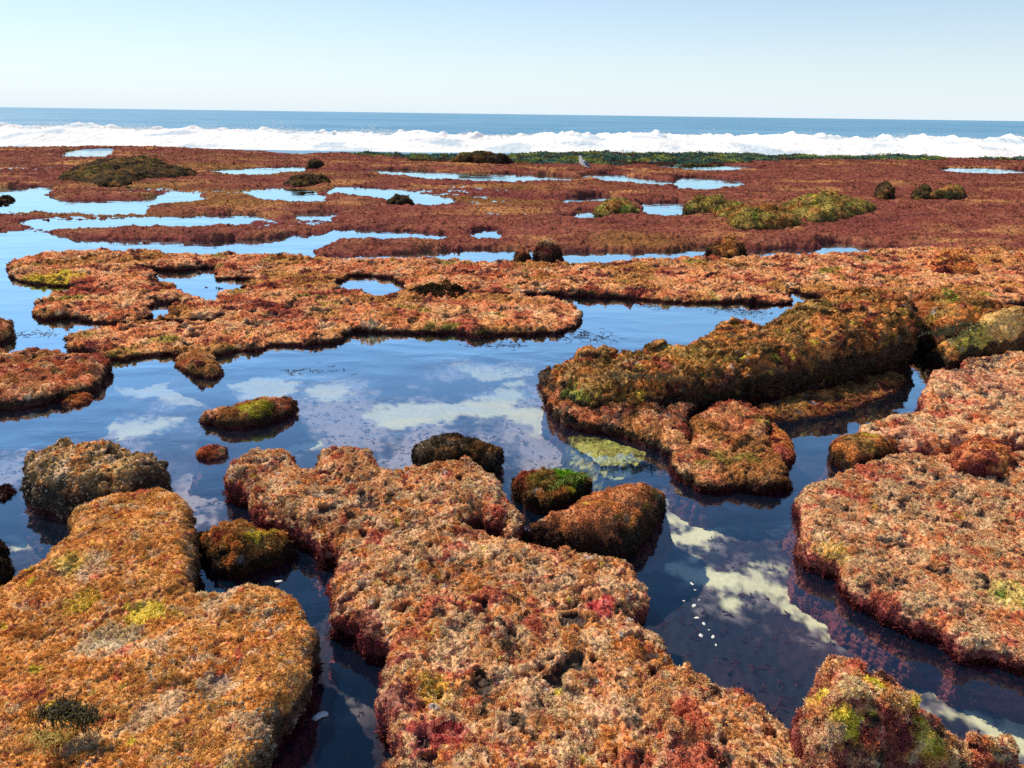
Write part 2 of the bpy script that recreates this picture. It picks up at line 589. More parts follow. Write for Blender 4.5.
def rock(name, label, cat, poly, z, pal='slab', edge=.10, prof=2.0, holes=(), lump=.02, turf=.012, fine=.004, pits=.0, rough_edge=.055,
         tufts=9000, tsize=.017, under=.03, vox=None, spots=(), tilt=None, trail=0, sc=1.0, side_hi=.72, group=None, grow=.012, slope=None, z0=None, zb=-.32, hump=(), kind='turf', mat=None, zdef=None, jitter=.5):
    SEED[0] += 1
    seed = SEED[0]
    p = smooth_poly(outline(poly, z if zdef is None else zdef))
    hs = [smooth_poly(outline(q, zz)) for q in holes for zz in (0, z * .5, z + .03)]
    lo, hi = p.min(0) - .16, p.max(0) + .16
    dmin = max(1.2, math.hypot(*np.clip(0, lo, hi)))
    vs = vox or max(.0032, .0017 * dmin)
    nx, ny = int((hi[0] - lo[0]) / vs / 1.15) + 2, int((hi[1] - lo[1]) / vs / 1.15) + 2
    X, Y = np.meshgrid(np.linspace(lo[0], hi[0], nx), np.linspace(lo[1], hi[1], ny))
    Q = xyz(X, Y, seed)
    wx, wy = fbm(Q * 6 / sc ** .5, 4, 1).reshape(X.shape), fbm(Q * 6 / sc ** .5, 4, 2).reshape(X.shape)
    XX, YY = X + wx * rough_edge, Y + wy * rough_edge
    d = field(p, hs, lo, hi, vs * 3, XX, YY) + grow
    e = edge if prof != 'dome' else d.max() * edge
    pw = 2.0 if prof == 'dome' else prof
    t = np.clip(d / e, 0, 1)
    lw = fbm(Q * 2.6 / sc ** .5, 4, 3).reshape(X.shape)
    top = z + lump * 1.7 * lw + lump * .7 * sst(.02, .10, fbm(Q * 4 / sc ** .5, 3, 8)).reshape(X.shape)
    for (hx, hy, r, amt) in hump:
        top = top + amt * np.exp(-((X - hx) ** 2 + (Y - hy) ** 2) / (r * r))
    if tilt:
        cx, cy = p.mean(0)
        top = top + (X - cx) * tilt[0] + (Y - cy) * tilt[1]
    zs = z0 if z0 is not None else (-.02 if prof == 'dome' else .35 * z)
    sl = slope or (3.0 if prof == 'dome' else 6.0)
    Z = np.where(d > 0, zs + (top - zs) * (1 - (1 - t) ** pw) ** (1 / pw), np.maximum(zs + sl * d, zb))
    Vt = np.stack([X, Y, Z], -1).reshape(-1, 3)
    Vb = Vt.copy()
    Vb[:, 2] = zb - max(.05, 3 * vs)
    n = nx * ny
    Ft = grid_faces(ny, nx)
    ids = np.arange(n).reshape(ny, nx)
    ring = np.concatenate([ids[0, :], ids[1:, -1], ids[-1, -2::-1], ids[-2:0:-1, 0]])
    r2 = np.roll(ring, -1)
    Fs = np.stack([ring, ring + n, r2 + n, r2], 1)
    V, F = voxel(np.concatenate([Vt, Vb]), np.concatenate([Ft, Ft[:, ::-1] + n, Fs]), vs)
    keep = (V[F][:, :, 2].max(1) > zb + .03)
    V, F = compact(V, F[keep])
    N = normals(V, F)
    if under:
        k = under * (1 - sst(-.05, max(z * .75, .03), V[:, 2])) * (1 - np.clip(N[:, 2], 0, 1))
        V[:, :2] -= N[:, :2] * k[:, None]
    N0 = normals(V, F)
    S = V / sc
    D = lump * .8 * fbm(S * 5, 3, seed + .3)
    b1 = np.abs(perlin(S * 17 + seed)) + .7 * np.abs(perlin(S * 38 + seed))
    am = .35 + 1.1 * sst(-.3, .4, fbm(S * 6, 2, seed + .9))
    D = D + turf * am * (b1 * 1.1 + .8 * fbm(S * 26, 3, seed + .5) - .5)
    b2 = np.abs(perlin(S * 70 + seed))
    D = D + fine * (b2 * 2.2 - .6) + fine * .7 * perlin(S * 120)
    fwt = None
    pm = np.zeros(len(V))
    if pits:
        pm = sst(.17, .27, fbm(S * np.array([10, 10, 10]), 3, seed + .7) - .06 + .30 * fbm(S * 2.5, 2, seed)) * sst(.5, .8, N0[:, 2])
        D = D - pits * pm
        fwt = (1 - pm[F].mean(1)) ** 3 + .005
    V = V + N * D[:, None]
    N = normals(V, F)
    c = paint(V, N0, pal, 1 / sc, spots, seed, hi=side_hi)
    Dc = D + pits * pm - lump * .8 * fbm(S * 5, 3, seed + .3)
    c = c * (.5 + .5 * sst(-.6 * turf, .2 * turf, Dc))[:, None]  # shade of the crevices between clumps painted into the colour
    if fwt is None:
        fwt = 1.0
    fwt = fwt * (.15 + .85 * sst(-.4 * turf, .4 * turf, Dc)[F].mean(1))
    c = mixc(c, (.035, .032, .034), pm * .9)  # pits painted near black, their deep shadow put into the colour
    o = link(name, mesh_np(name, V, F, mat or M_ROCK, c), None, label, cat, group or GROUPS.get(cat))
    s = scatter(V, F, int(tufts * .95), tsize * .85, pal, 1 / sc, spots, seed, kind, jitter=jitter, clump=9 / sc, fw=fwt, N0=N0, hi=side_hi)
    if s is not None:
        link('seaweed_turf', mesh_np('seaweed_turf', *s[:2], M_FFROND if mat else M_FROND, s[2], smooth=False), o, kind='stuff')
    if trail:
        PAL['trail'] = ((.15, .03, .03), (.07, .02, .02), [((.22, .08, .04), 9, .2)], DRED)
        s = scatter(V, F, trail, .026, 'trail', 1, (), seed, 'turf', zmin=-.05, lean=(0, 0, -.1), weight=lambda q: np.exp(-((q[:, 2] + .004) / .02) ** 2))
        link('trailing_weed', mesh_np('trailing_weed', *s[:2], M_WEED, s[2], smooth=False), o, kind='stuff')
    return o, V, F, N


GROUPS = {'reef slab': 'seaweed-covered reef slabs around the near pool', 'rock': 'rocks scattered over the reef and pools', 'boulder': 'boulders standing on the reef', 'reef ledge': 'low reef ledges between the pools'}
# ------------------------------------------------------------------ near slabs and rocks
rock('reef_slab', 'big golden-orange seaweed slab with a dark tuft and white barnacled right edge', 'reef slab',
     'G -260,470 -120,400 0,325 60,290 130,240 175,190 185,130 220,108 300,85 400,66 455,80 485,110 497,160 502,230 500,285 515,325 560,320 640,308 700,318 760,345 800,395 814,430 800,500 760,570 710,640 670,720 640,790 610,880 -300,900',
     .15, 'gold', side_hi=.88, edge=.06, zdef=.125, lump=.018, turf=.007, trail=2500, tufts=44000, tsize=.0105, under=.05, hump=[(*spot('G 340,170', .2), .25, .05)],
     spots=[(*spot('G 280,400', .2), .11, (.17, .165, .12), .75), (*spot('G 360,340', .2), .07, YELL, .8), (*spot('G 550,520', .2), .06, (.17, .165, .13), .7), (*spot('G 150,580', .2), .05, YELL, .8), (*spot('G 200,320', .2), .06, YELL, .5), (*spot('G 180,230', .2), .06, GREEN, .4)])
rock('reef_slab', 'large central reef slab of pitted orange and red seaweed running down to the bottom edge', 'reef slab',
     'D 575,400 600,370 660,340 720,333 755,365 775,385 820,380 830,340 900,328 960,358 1000,385 E 150,378 200,378 260,368 330,362 360,400 400,430 430,480 437,520 420,532 400,530 380,508 330,492 285,518 298,542 370,566 430,566 460,575 590,600 640,610 700,630 740,655 757,700 H 850,290 842,340 822,368 870,430 900,465 940,495 975,498 1010,528 I 200,508 270,578 330,620 400,650 470,690 520,760 560,830 540,900 H 250,900 215,690 185,630 180,560 190,480 185,430 150,410 110,380 58,362 60,330 68,260 58,200 20,140 D 820,565 780,520 700,492 640,472 640,430',
     .13, 'slab', edge=.07, zdef=.11, lump=.022, turf=.015, pits=.024, tufts=60000, tsize=.0115, under=.05, trail=5000,
     spots=[(*spot('H 130,390', .12), .07, DRED, .8), (*spot('H 210,500', .12), .05, DRED, .7), (*spot('H 230,600', .12), .08, DRED, .85), (*spot('H 320,700', .12), .09, (.22, .035, .04), .85), (*spot('H 740,360', .12), .06, (.30, .04, .05), .85), (*spot('H 320,575', .12), .06, YELL, .35), (*spot('H 90,270', .12), .06, DRED, .7), (*spot('E 320,560', .12), .06, DRED, .7)])
rock('reef_slab', 'broad flat pinkish-orange reef slab at the right side of the near pool', 'reef slab',
     'F 445,565 470,540 560,512 640,482 700,462 800,466 1000,456 1200,448 1380,470 1540,520 1600,640 1560,730 I 1480,690 1330,600 1150,545 1024,490 950,470 900,462 860,455 800,418 730,398 640,340 575,300 560,262 500,240 458,212 462,150 442,85',
     .085, 'right', edge=.05, zdef=.045, lump=.016, turf=.013, pits=.016, trail=4000, tufts=68000, tsize=.011, under=.03, spots=[(*spot('I 1000,285', .15), .10, GREEN, .5), (*spot('I 540,180', .15), .06, YELL, .4)])
rock('reef_slab', 'pale pink reef slab behind the brown cone rock, touching the right photo edge', 'reef slab',
     'F 600,398 670,365 755,342 765,300 785,255 860,232 872,215 930,207 1024,202 1200,196 1400,210 1520,290 1480,400 1300,436 1150,430 1024,436 1000,428 920,425 840,440 760,448 690,440 640,420',
     .10, 'right', edge=.07, zdef=.06, lump=.03, turf=.015, pits=.018, trail=1800, tufts=28000, tsize=.013, under=.03, spots=[(*spot('F 910,250', .12), .28, DRED, .6), (*spot('F 730,400', .12), .16, DRED, .5)])
rock('reef_rock', 'small dark red lump between the pink slab and the broad right slab', 'rock',
     'F 835,440 850,405 900,390 950,380 985,400 1000,440 960,455 880,458', .16, 'red', prof='dome', edge=.9, lump=.03, turf=.02, tufts=2500)
rock('reef_rock', 'smooth brown cone-shaped rock standing in the right pool', 'rock',
     'z0.02 F 530,432 545,425 z0.10 575,392 625,380 665,400 z0.02 698,440 690,465 640,472 582,492 542,466', .12, 'brown', prof='dome', edge=.85, lump=.012, turf=.008, tufts=4000, tsize=.012, zdef=.02)
rock('reef_rock', 'orange and yellow weedy rock standing at the bottom right corner', 'rock',
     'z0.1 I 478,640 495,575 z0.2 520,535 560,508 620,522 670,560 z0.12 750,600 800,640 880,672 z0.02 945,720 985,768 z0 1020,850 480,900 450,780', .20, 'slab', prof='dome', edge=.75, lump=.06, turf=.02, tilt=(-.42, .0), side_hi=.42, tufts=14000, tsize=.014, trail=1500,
     spots=[(*spot('I 555,700', .2), .035, YELL, .9), (*spot('I 625,630', .2), .03, YELL, .9), (*spot('I 500,600', .2), .03, YELL, .8), (*spot('I 760,720', .15), .05, YELL, .7), (*spot('I 720,640', .15), .08, DRED, .6)])
rock('barnacle_rock', 'knobbly barnacle-covered grey-brown rock behind the golden slab', 'rock',
     'z0.05 D 66,400 68,368 z0.2 95,325 130,305 200,300 240,318 z0.17 290,338 370,352 z0.1 420,385 440,430 z0 440,480 330,520 200,520 110,505 72,460', .22, 'barn', prof='dome', edge=.62, lump=.03, turf=.026, fine=.006, tufts=3500, tsize=.012, under=.03)
rock('reef_rock', 'small olive-brown rock in the dark water beside the golden slab', 'rock',
     'z0.0 D 522,600 525,565 z0.08 550,535 600,522 650,535 z0.05 690,565 z0 745,590 725,625 650,648 590,655 535,630', .10, 'brown', prof='dome', edge=.8, lump=.03, turf=.018, tufts=4000, tsize=.015)
rock('reef_rock', 'dark rock with a bare grey side at the back of the central slab', 'rock',
     'z0.0 E 158,360 z0.06 165,325 z0.12 182,300 230,287 290,290 340,310 z0.05 392,350 375,385 320,385 190,392', .14, 'dark', prof='dome', edge=.8, lump=.03, turf=.016, tufts=3500, tsize=.014, spots=[(*spot('E 185,340', .08), .07, (.32, .24, .16), .9)])
rock('reef_rock', 'small bright green weed-topped rock beside the loaf-shaped rock', 'rock',
     'z0.0 E 425,440 z0.05 480,408 z0.08 540,385 600,390 z0.02 615,420 560,455 500,485 455,470', .10, 'brown', prof='dome', edge=.8, lump=.02, turf=.016, tufts=3000, tsize=.017, spots=[(*spot('E 560,400', .08), .09, (.12, .26, .02), .95), (*spot('E 500,420', .08), .07, OLIVE, .8)])
rock('reef_rock', 'loaf-shaped reddish-brown rock leaning on the right edge of the central slab', 'rock',
     'z0.02 E 445,560 z0.10 470,520 z0.15 520,482 580,452 650,427 720,415 780,420 z0.08 808,445 z0.0 808,495 770,555 735,600 680,625 600,625 500,600', .17, 'brown', prof='dome', edge=.62, lump=.015, turf=.009, tufts=8000, tsize=.013,
     spots=[(*spot('E 560,520', .15), .22, (.54, .22, .10), .9), (*spot('E 690,455', .15), .20, (.50, .21, .09), .85)])
rock('boulder', 'long dark-sided boulder with brown and green weed across its top, in mid pool', 'boulder',
     'z0.05 P 545,388 548,372 z0.18 557,362 584,351 z0.24 624,347 682,341 722,329 z0.3 761,322 788,308 839,298 878,302 z0.2 905,313 z0.12 914,335 z0 912,368 880,380 830,392 800,400 741,408 700,417 650,425 610,427 575,425 552,412',
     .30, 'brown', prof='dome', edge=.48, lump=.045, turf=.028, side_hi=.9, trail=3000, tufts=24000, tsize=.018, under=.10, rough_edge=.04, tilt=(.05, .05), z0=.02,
     spots=[(*spot('P 566,368', .3), .11, (.24, .32, .04), .8), (*spot('P 580,392', .2), .10, (.35, .32, .06), .8), (*spot('P 610,365', .28), .20, (.36, .20, .07), .5), (*spot('P 690,352', .28), .25, (.26, .19, .05), .6), (*spot('P 800,315', .3), .3, (.22, .16, .05), .6)])
rock('reef_ledge', 'low reddish weedy ledge at the foot of the long boulder, its left end', 'reef ledge',
     'z0.03 P 548,392 560,385 640,400 690,408 z0.06 684,420 686,440 682,450 z0 660,452 640,446 616,436 576,430 553,415', .09, 'mid', edge=.09, lump=.03, turf=.022, tufts=5000, tsize=.02, zdef=.05)
rock('boulder', 'rusty mound with a bright green patch, rear of the pair at the right edge', 'boulder',
     'z0.05 F 680,85 z0.2 720,60 770,35 z0.35 840,15 880,10 910,30 z0.3 960,40 1030,70 z0.15 1130,110 z0.05 1130,180 980,190 860,190 790,180 720,130', .34, 'brown', prof='dome', edge=1.0, lump=.05, turf=.014, tufts=9000, tsize=.02,
     spots=[(*spot('F 820,50', .3), .17, GREEN, .95), (*spot('F 740,75', .2), .28, (.33, .10, .04), .8), (*spot('F 940,70', .3), .22, (.22, .09, .04), .8)])
rock('boulder', 'blocky boulder with a pale yellow-green face and dark weed, front of the right pair', 'boulder',
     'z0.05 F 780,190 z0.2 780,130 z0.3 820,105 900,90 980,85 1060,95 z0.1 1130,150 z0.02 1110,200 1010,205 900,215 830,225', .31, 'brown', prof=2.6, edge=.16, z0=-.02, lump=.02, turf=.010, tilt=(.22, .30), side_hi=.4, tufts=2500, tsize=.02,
     spots=[(*spot('F 945,140', .2), .30, (.80, .50, .19), 1), (*spot('F 890,170', .14), .17, (.50, .46, .09), .8), (*spot('F 850,122', .25), .15, (.06, .065, .03), .9), (*spot('F 800,130', .2), .1, OLIVE, .9)])
rock('reef_slab', 'small reddish-orange slab surrounded by water in front of the long boulder', 'reef slab',
     'F 120,465 150,445 175,435 180,385 220,343 290,337 340,350 362,390 352,430 385,468 397,515 372,535 310,525 210,528 150,500', .075, 'mid', edge=.06, zdef=.03, lump=.02, turf=.018, tufts=9000, tsize=.016, trail=1500)
rock('reef_rock', 'small dark red weedy clump beside the little reddish slab', 'rock',
     'F 360,402 372,375 392,362 440,408 432,448 380,455', .06, 'red', prof='dome', edge=.9, lump=.02, turf=.016, tufts=1500)
rock('reef_ledge', 'flat wet brown weed bed awash in shadow below the long boulder', 'reef ledge',
     'F 340,335 420,295 560,262 690,238 705,265 640,300 520,335 400,350', .015, 'brown', edge=.12, lump=.02, turf=.012, tufts=3000, under=0)
rock('reef_rock', 'flat yellow-green rock just under water in front of the long boulder', 'rock',
     'P 566,436 590,437 620,442 645,452 640,463 615,466 590,456', -.015, 'green', prof='dome', edge=.8, lump=.01, turf=.008, tufts=400, tsize=.012, z0=-.05, zdef=-.02, spots=[(*spot('P 605,452', 0), .3, (.62, .55, .16), .9)])
rock('reef_rock', 'low oval islet with a yellow-green top alone in the wide left pool', 'rock',
     'z0 D 518,258 z0.06 580,225 640,208 695,205 z0 752,225 742,245 690,266 610,280 550,276', .08, 'mid', prof='dome', edge=.8, lump=.015, turf=.014, tufts=3500, spots=[(*spot('D 650,235', .06), .10, (.32, .30, .04), .8)])
rock('reef_rock', 'small orange islet just in front of the left reef ledge', 'rock',
     'D 440,88 500,72 530,75 562,115 540,128 490,120 458,102', .06, 'mid', prof='dome', edge=.8, lump=.02, turf=.015, tufts=1500, tsize=.02)
rock('reef_rock', 'tiny reddish weed patch barely out of the water, left of centre pool', 'rock',
     'D 150,192 180,180 236,185 212,205 165,210', .025, 'red', prof='dome', edge=.8, lump=.01, turf=.014, tufts=900, tsize=.02)
rock('reef_rock', 'small reddish weedy knob poking out left of the central slab tip', 'rock',
     'D 495,340 520,322 560,318 580,332 540,345', .03, 'red', prof='dome', edge=.8, lump=.01, turf=.014, tufts=700, tsize=.015)
rock('reef_ledge', 'low rounded red-brown ledge entering from the left edge of the wide pool', 'reef ledge',
     'D -220,95 -60,85 80,75 180,80 250,86 270,108 232,150 160,170 80,186 -60,198 -220,190', .08, 'mid', edge=.12, lump=.02, turf=.02, tufts=9000, tsize=.022)
rock('reef_rock', 'small dark rock cut by the left photo edge beside the golden slab', 'rock',
     'D -40,560 0,562 18,580 22,625 0,645 -40,650', .06, 'dark', prof='dome', edge=.8, tufts=900)
rock('reef_rock', 'small dark weed clump at the far left, in the mauve shallows', 'rock',
     'D -30,425 10,415 40,412 30,435 0,445 -30,445', .02, 'dark', prof='dome', edge=.9, tufts=600, turf=.015)
rock('reef_rock', 'reddish rock tip at the left photo edge, just beyond the low rounded ledge', 'rock',
     'A -60,690 0,678 25,685 38,700 20,718 -60,735', .08, 'mid', prof='dome', edge=.8, turf=.02, tufts=1200, tsize=.022)

# ------------------------------------------------------------------ mid-distance ledge
rock('reef_ledge', 'long red-brown reef ledge across the middle with a rounded tongue at its centre', 'reef ledge',
     'A 30,530 35,512 140,490 280,485 420,485 600,492 760,490 940,503 B 0,508 200,508 400,514 520,515 640,520 760,524 850,510 1024,504 C 70,502 220,499 400,494 560,485 710,472 900,470 1300,478 1300,600 690,640 640,645 560,628 480,600 440,612 380,605 330,588 318,600 312,622 250,628 150,622 0,628 B 1024,622 850,614 700,606 560,603 400,600 398,607 560,615 660,634 705,655 708,690 650,710 500,722 300,716 130,710 0,716 D 865,25 865,40 820,55 700,55 580,72 520,75 450,74 370,80 300,82 190,65 178,52 200,30 A 400,699 520,693 660,690 640,681 420,688 260,680 200,670 110,677 85,660 130,630 215,590 215,578 90,570 35,550',
     .05, 'mid', edge=.09, zdef=.04, lump=.025, turf=.026, pits=.03, mat=M_FAR, fine=.012, tufts=80000, tsize=.02, under=.05, sc=1.8, vox=.0125, rough_edge=.14, kind='coarse',
     holes=['A 985,580 1024,570 B 0,560 80,556 150,568 190,580 170,600 90,600 40,592 0,587', 'A 440,540 530,543 640,533 620,560 640,568 760,568 720,586 600,584 600,598 670,600 640,617 590,615 540,585', 'A 430,658 540,628 525,655 440,670'],
     spots=[(*spot('A 140,550', .1), .35, (.5, .36, .05), .8)])

# ------------------------------------------------------------------ far reef flat (terrain)
def flat():
    p = smooth_poly(outline('A -700,440 -300,420 -30,418 120,418 220,436 400,441 600,441 800,435 950,421 1024,416 B 0,411 100,411 270,421 298,432 180,443 0,448 A 900,470 945,494 B 0,486 150,486 300,472 500,467 560,477 640,482 800,472 1024,472 C 80,460 200,463 400,463 480,447 560,459 715,468 900,490 1800,560 1800,190 1024,200 500,209 240,211 0,222 B 700,219 330,214 100,194 A 1024,186 900,188 700,177 300,163 0,151 -700,130', .05), 3)
    holes = ['A -700,300 -30,293 140,290 122,312 180,332 330,332 430,337 410,356 380,361 250,359 100,351 -30,352 -700,360', 'A 430,332 520,308 600,326 500,338', 'A 95,389 200,395 350,390 470,384 600,377 772,374 640,393 520,403 300,406 180,409',
             'A 768,305 860,297 975,326 880,332 800,322', 'A 210,182 330,174 300,196 210,197', 'A 640,238 760,236 900,228 880,244 800,252 700,250',
             'B 0,289 100,294 200,309 305,331 230,342 130,322 0,308', 'B 60,241 200,239 330,249 500,249 690,260 670,271 400,269 200,256', 'B 735,255 790,249 880,261 1000,278 900,283 780,271', 'B 680,322 780,317 770,331 690,331',
             'B 700,371 750,364 800,375 740,386 708,384', 'B 900,345 960,334 1024,340 C 12,352 5,372 B 960,377', 'C -60,222 0,216 120,224 235,231 120,238 0,234', 'C -10,264 90,261 192,282 60,292 0,285', 'C 780,236 900,233 1024,238 1100,241 960,247 850,245', 'B 400,425 460,420 450,435 410,434', 'A 900,370 980,366 970,377 910,378']
    holes = [smooth_poly(outline(q, zz), 3) for q in holes for zz in (0, .04)]
    r0, r1 = 7.5, 40.0
    nr = 900
    rr = r0 * (r1 / r0) ** np.linspace(0, 1, nr)
    th = np.radians(np.linspace(-44, 44, 1350))
    R, T = np.meshgrid(rr, th, indexing='ij')
    X, Y = R * np.sin(T), R * np.cos(T)
    Q = xyz(X, Y)
    wx, wy = fbm(Q * 1.4, 4, 1).reshape(X.shape), fbm(Q * 1.4, 4, 2).reshape(X.shape)
    wx2, wy2 = fbm(Q * 5, 3, 31).reshape(X.shape), fbm(Q * 5, 3, 32).reshape(X.shape)
    XX, YY = X + wx * .26 + wx2 * .12, Y + wy * .26 + wy2 * .14
    d = field(p, holes, np.array([-34.0, 6.0]), np.array([34.0, 41.0]), .11, XX, YY, .04)
    t = np.clip((d + .05) / .30, 0, 1)
    h_ = fbm(Q * np.array([.20, .62, 1]), 4, 4)
    top = (.006 - .003 * (1 - sst(-2, 5, X.ravel())) + .05 * sst(-.18, .02, h_) + .04 * sst(.12, .26, h_) + .02 * sst(-1, 3, X.ravel())).reshape(X.shape) + .015 * fbm(Q * 1.5, 2, 44).reshape(X.shape) + .022 * (np.abs(perlin(Q * 5)) * 2 - .5 + np.abs(perlin(Q * 11)) - .2).reshape(X.shape) + .014 * perlin(Q * 26).reshape(X.shape)
    Z0 = -.25 + (.06 + .05 * sst(-.18, .26, h_).reshape(X.shape) + .25) * np.sqrt(1 - (1 - t) ** 2)
    Z = -.25 + (top + .25) * np.sqrt(1 - (1 - t) ** 2)
    V0 = np.stack([X, Y, Z0], -1).reshape(-1, 3)
    V = np.stack([X, Y, Z], -1).reshape(-1, 3)
    F = grid_faces(*X.shape)[:, ::-1]
    keep = V[F][:, :, 2].max(1) > -.2
    V, F, V0 = compact(V, F[keep], V0)
    N = normals(V0, F)
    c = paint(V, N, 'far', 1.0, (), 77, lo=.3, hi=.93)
    c = mixc(c, (.52, .25, .09), .75 * sst(.05, .4, fbm(V * np.array([.5, .9, 0]), 4, 15)))
    c = mixc(c, (.10, .03, .03), .6 * sst(.1, .4, fbm(V * np.array([.9, 1.6, 0]), 4, 16)))
    ol = sst(.1, .5, fbm(V * np.array([.25, .5, 0]), 2, 5)) * (V[:, 0] < 3)
    c = mixc(c, (.26, .14, .03), ol * .6)
    fl = link('reef_flat', mesh_np('reef_flat', V, F, M_FAR, c), None, 'wide red seaweed-covered reef flat with shallow pools reaching to the surf', None, None, 'structure')
    s = scatter(V, F, 170000, lambda P, r: np.hypot(P[:, 0], P[:, 1]) * r.uniform(.0010, .0026, len(P)), 'far', 1.0, (), 77, 'coarse', zmin=0.0, N0=N, weight=lambda c: 1 / np.hypot(c[:, 0], c[:, 1]) ** 1.5, clump=3, jitter=.5)
    link('seaweed_turf', mesh_np('seaweed_turf', *s[:2], M_FFROND, s[2], smooth=False), fl, kind='stuff')


flat()

# ------------------------------------------------------------------ rocks standing on the reef flat
FARK = dict(prof='dome', edge=.7, lump=.075, turf=.035, fine=.012, sc=2.5, tsize=.035, grow=0.0, kind='coarse', rough_edge=.12, under=0, mat=M_FAR)
for (nm, lab, poly, z, pal, nt) in [
    ('reef_rock', 'wide low black-brown rock lying on the reef flat at far left', 'z0.1 A 165,258 z0.24 230,212 330,200 420,190 490,196 512,218 z0.14 600,238 z0.05 592,252 480,264 340,284 200,274', .30, 'dark', 3500),
    ('reef_rock', 'small black rock on the reef flat, beyond the second left pool', 'z0.15 A 845,268 900,256 960,256 z0.08 992,272 920,280 850,278', .22, 'dark', 800),
    ('reef_rock', 'small dark rock near the surf, left of the wedge rock', 'z0.15 A 912,222 935,208 965,210 z0.08 965,226 925,228', .22, 'dark', 500),
    ('reef_rock', 'dark wedge-shaped rock near the surf, its slope rising to the right', 'z0.1 B 325,216 z0.3 380,192 z0.45 440,180 482,181 z0.2 500,200 z0.08 505,219 420,221', .5, 'dark', 1500),
    ('reef_rock', 'smaller of two red-brown rocks side by side in the narrow channel', 'z0.02 B 513,513 z0.12 525,482 545,475 z0.02 567,500 560,514', .16, 'mid', 900),
    ('reef_rock', 'larger of two red-brown rocks side by side in the narrow channel', 'z0.02 B 573,512 z0.15 585,470 z0.2 620,455 z0.1 646,480 z0.02 634,514', .24, 'mid', 1300),
    ('reef_rock', 'ochre yellow-brown rock on the reef flat behind the narrow channel', 'z0.08 B 758,356 z0.15 800,326 850,321 890,344 z0.08 905,360 850,366 780,366', .22, 'green', 1200),
    ('reef_rock', 'dark weedy lump between the tongue and the long middle ledge', 'z0.1 B 190,596 240,572 310,566 365,578 375,600 280,606', .10, 'dark', 1500),
    ('reef_rock', 'small dark stone at the tip of the curved far pool', 'z0.08 B 140,337 165,322 200,324 208,338', .16, 'dark', 400),
    ('boulder', 'yellow-green mossy mound on the reef flat, left of the twin mounds', 'z0.08 C 5,345 z0.2 60,318 z0.3 150,312 240,338 290,333 z0.2 340,360 z0.05 368,402 260,412 170,412 105,380 28,362', .30, 'green', 5000),
    ('boulder', 'dark-fronted mossy mound on the reef flat, right of the twin mounds', 'z0.2 C 290,345 z0.35 350,302 440,294 480,288 510,306 z0.25 582,328 z0.1 588,352 540,378 420,393 350,385', .40, 'green', 4500),
    ('reef_rock', 'orange-brown rock standing in the right end of the narrow channel', 'z0.02 C 65,494 z0.15 90,458 z0.2 150,432 170,448 z0.02 208,490 150,504', .22, 'mid', 1600),
    ('reef_rock', 'small green wedge rock on the far right of the reef flat', 'z0.08 C 732,318 z0.25 770,286 z0.3 842,275 z0.15 838,308 z0.08 790,321', .32, 'green', 900),
    ('reef_rock', 'dark knob on the reef flat just right of the mossy mounds', 'z0.1 C 578,318 592,286 612,288 630,300 626,322', .24, 'dark', 600),
    ('reef_rock', 'low dark lump left of the small green wedge rock', 'z0.1 C 688,318 710,292 738,290 746,316', .18, 'dark', 500),
    ('reef_rock', 'dark maroon weedy hump in the right of the reef flat before the boulders', 'z0.1 C 735,512 780,488 830,482 875,505 880,535 800,545 750,535', .18, 'red', 1800),
    ('reef_rock', 'dark red lump beside the small gap of water behind the rusty mound', 'z0.1 C 585,628 610,600 650,590 678,612 670,640 620,648', .2, 'mid', 1400),
    ('reef_rock', 'dark flat weed-covered stone at far left in the pale pool', 'A -20,322 20,314 46,320 20,328 -20,330', .08, 'dark', 400),
]:
    rock(nm, lab, 'boulder' if nm == 'boulder' else 'rock', poly, z * .7, pal, tufts=nt, **FARK)


# ------------------------------------------------------------------ seagrass ledge before the surf
def ledge():
    p = smooth_poly(outline('z0.1 A 980,186 B 60,182 200,186 400,190 600,184 800,180 1024,180 C 200,182 500,184 800,182 1300,190 1300,215 1024,205 860,205 700,212 500,210 250,214 0,222 B 800,222 500,216 330,214 150,200 20,196'), 3)
    lo, hi = p.min(0) - .6, p.max(0) + .6
    X, Y = np.meshgrid(np.arange(lo[0], hi[0], .07), np.arange(lo[1], hi[1], .07))
    Q = xyz(X, Y)
    d = sdf(X + .5 * fbm(Q * .7, 3, 1).reshape(X.shape), Y + .5 * fbm(Q * .7, 3, 2).reshape(X.shape), p)
    t = np.clip(d / .9, 0, 1)
    Z = -.2 + (.23 + .20 * fbm(Q * .5, 3, 3).reshape(X.shape) + .05 * perlin(Q * 4).reshape(X.shape)) * np.sqrt(1 - (1 - t) ** 2)
    V = np.stack([X, Y, Z], -1).reshape(-1, 3)
    F = grid_faces(*X.shape)
    V, F = compact(V, F[V[F][:, :, 2].max(1) > -.15])
    N = normals(V, F)
    o = link('seagrass_ledge', mesh_np('seagrass_ledge', V, F, M_FAR, paint(V, N, 'grass', 1, (), 31)), None, 'low dark green seagrass-covered ledge between the red reef and the white surf', 'reef ledge')
    s = scatter(V, F, 16000, .14, 'grass', 1, (), 31, 'coarse', zmin=-.02, jitter=.5)
    link('seagrass', mesh_np('seagrass', *s[:2], M_FFROND, s[2], smooth=False), o, kind='stuff')


ledge()


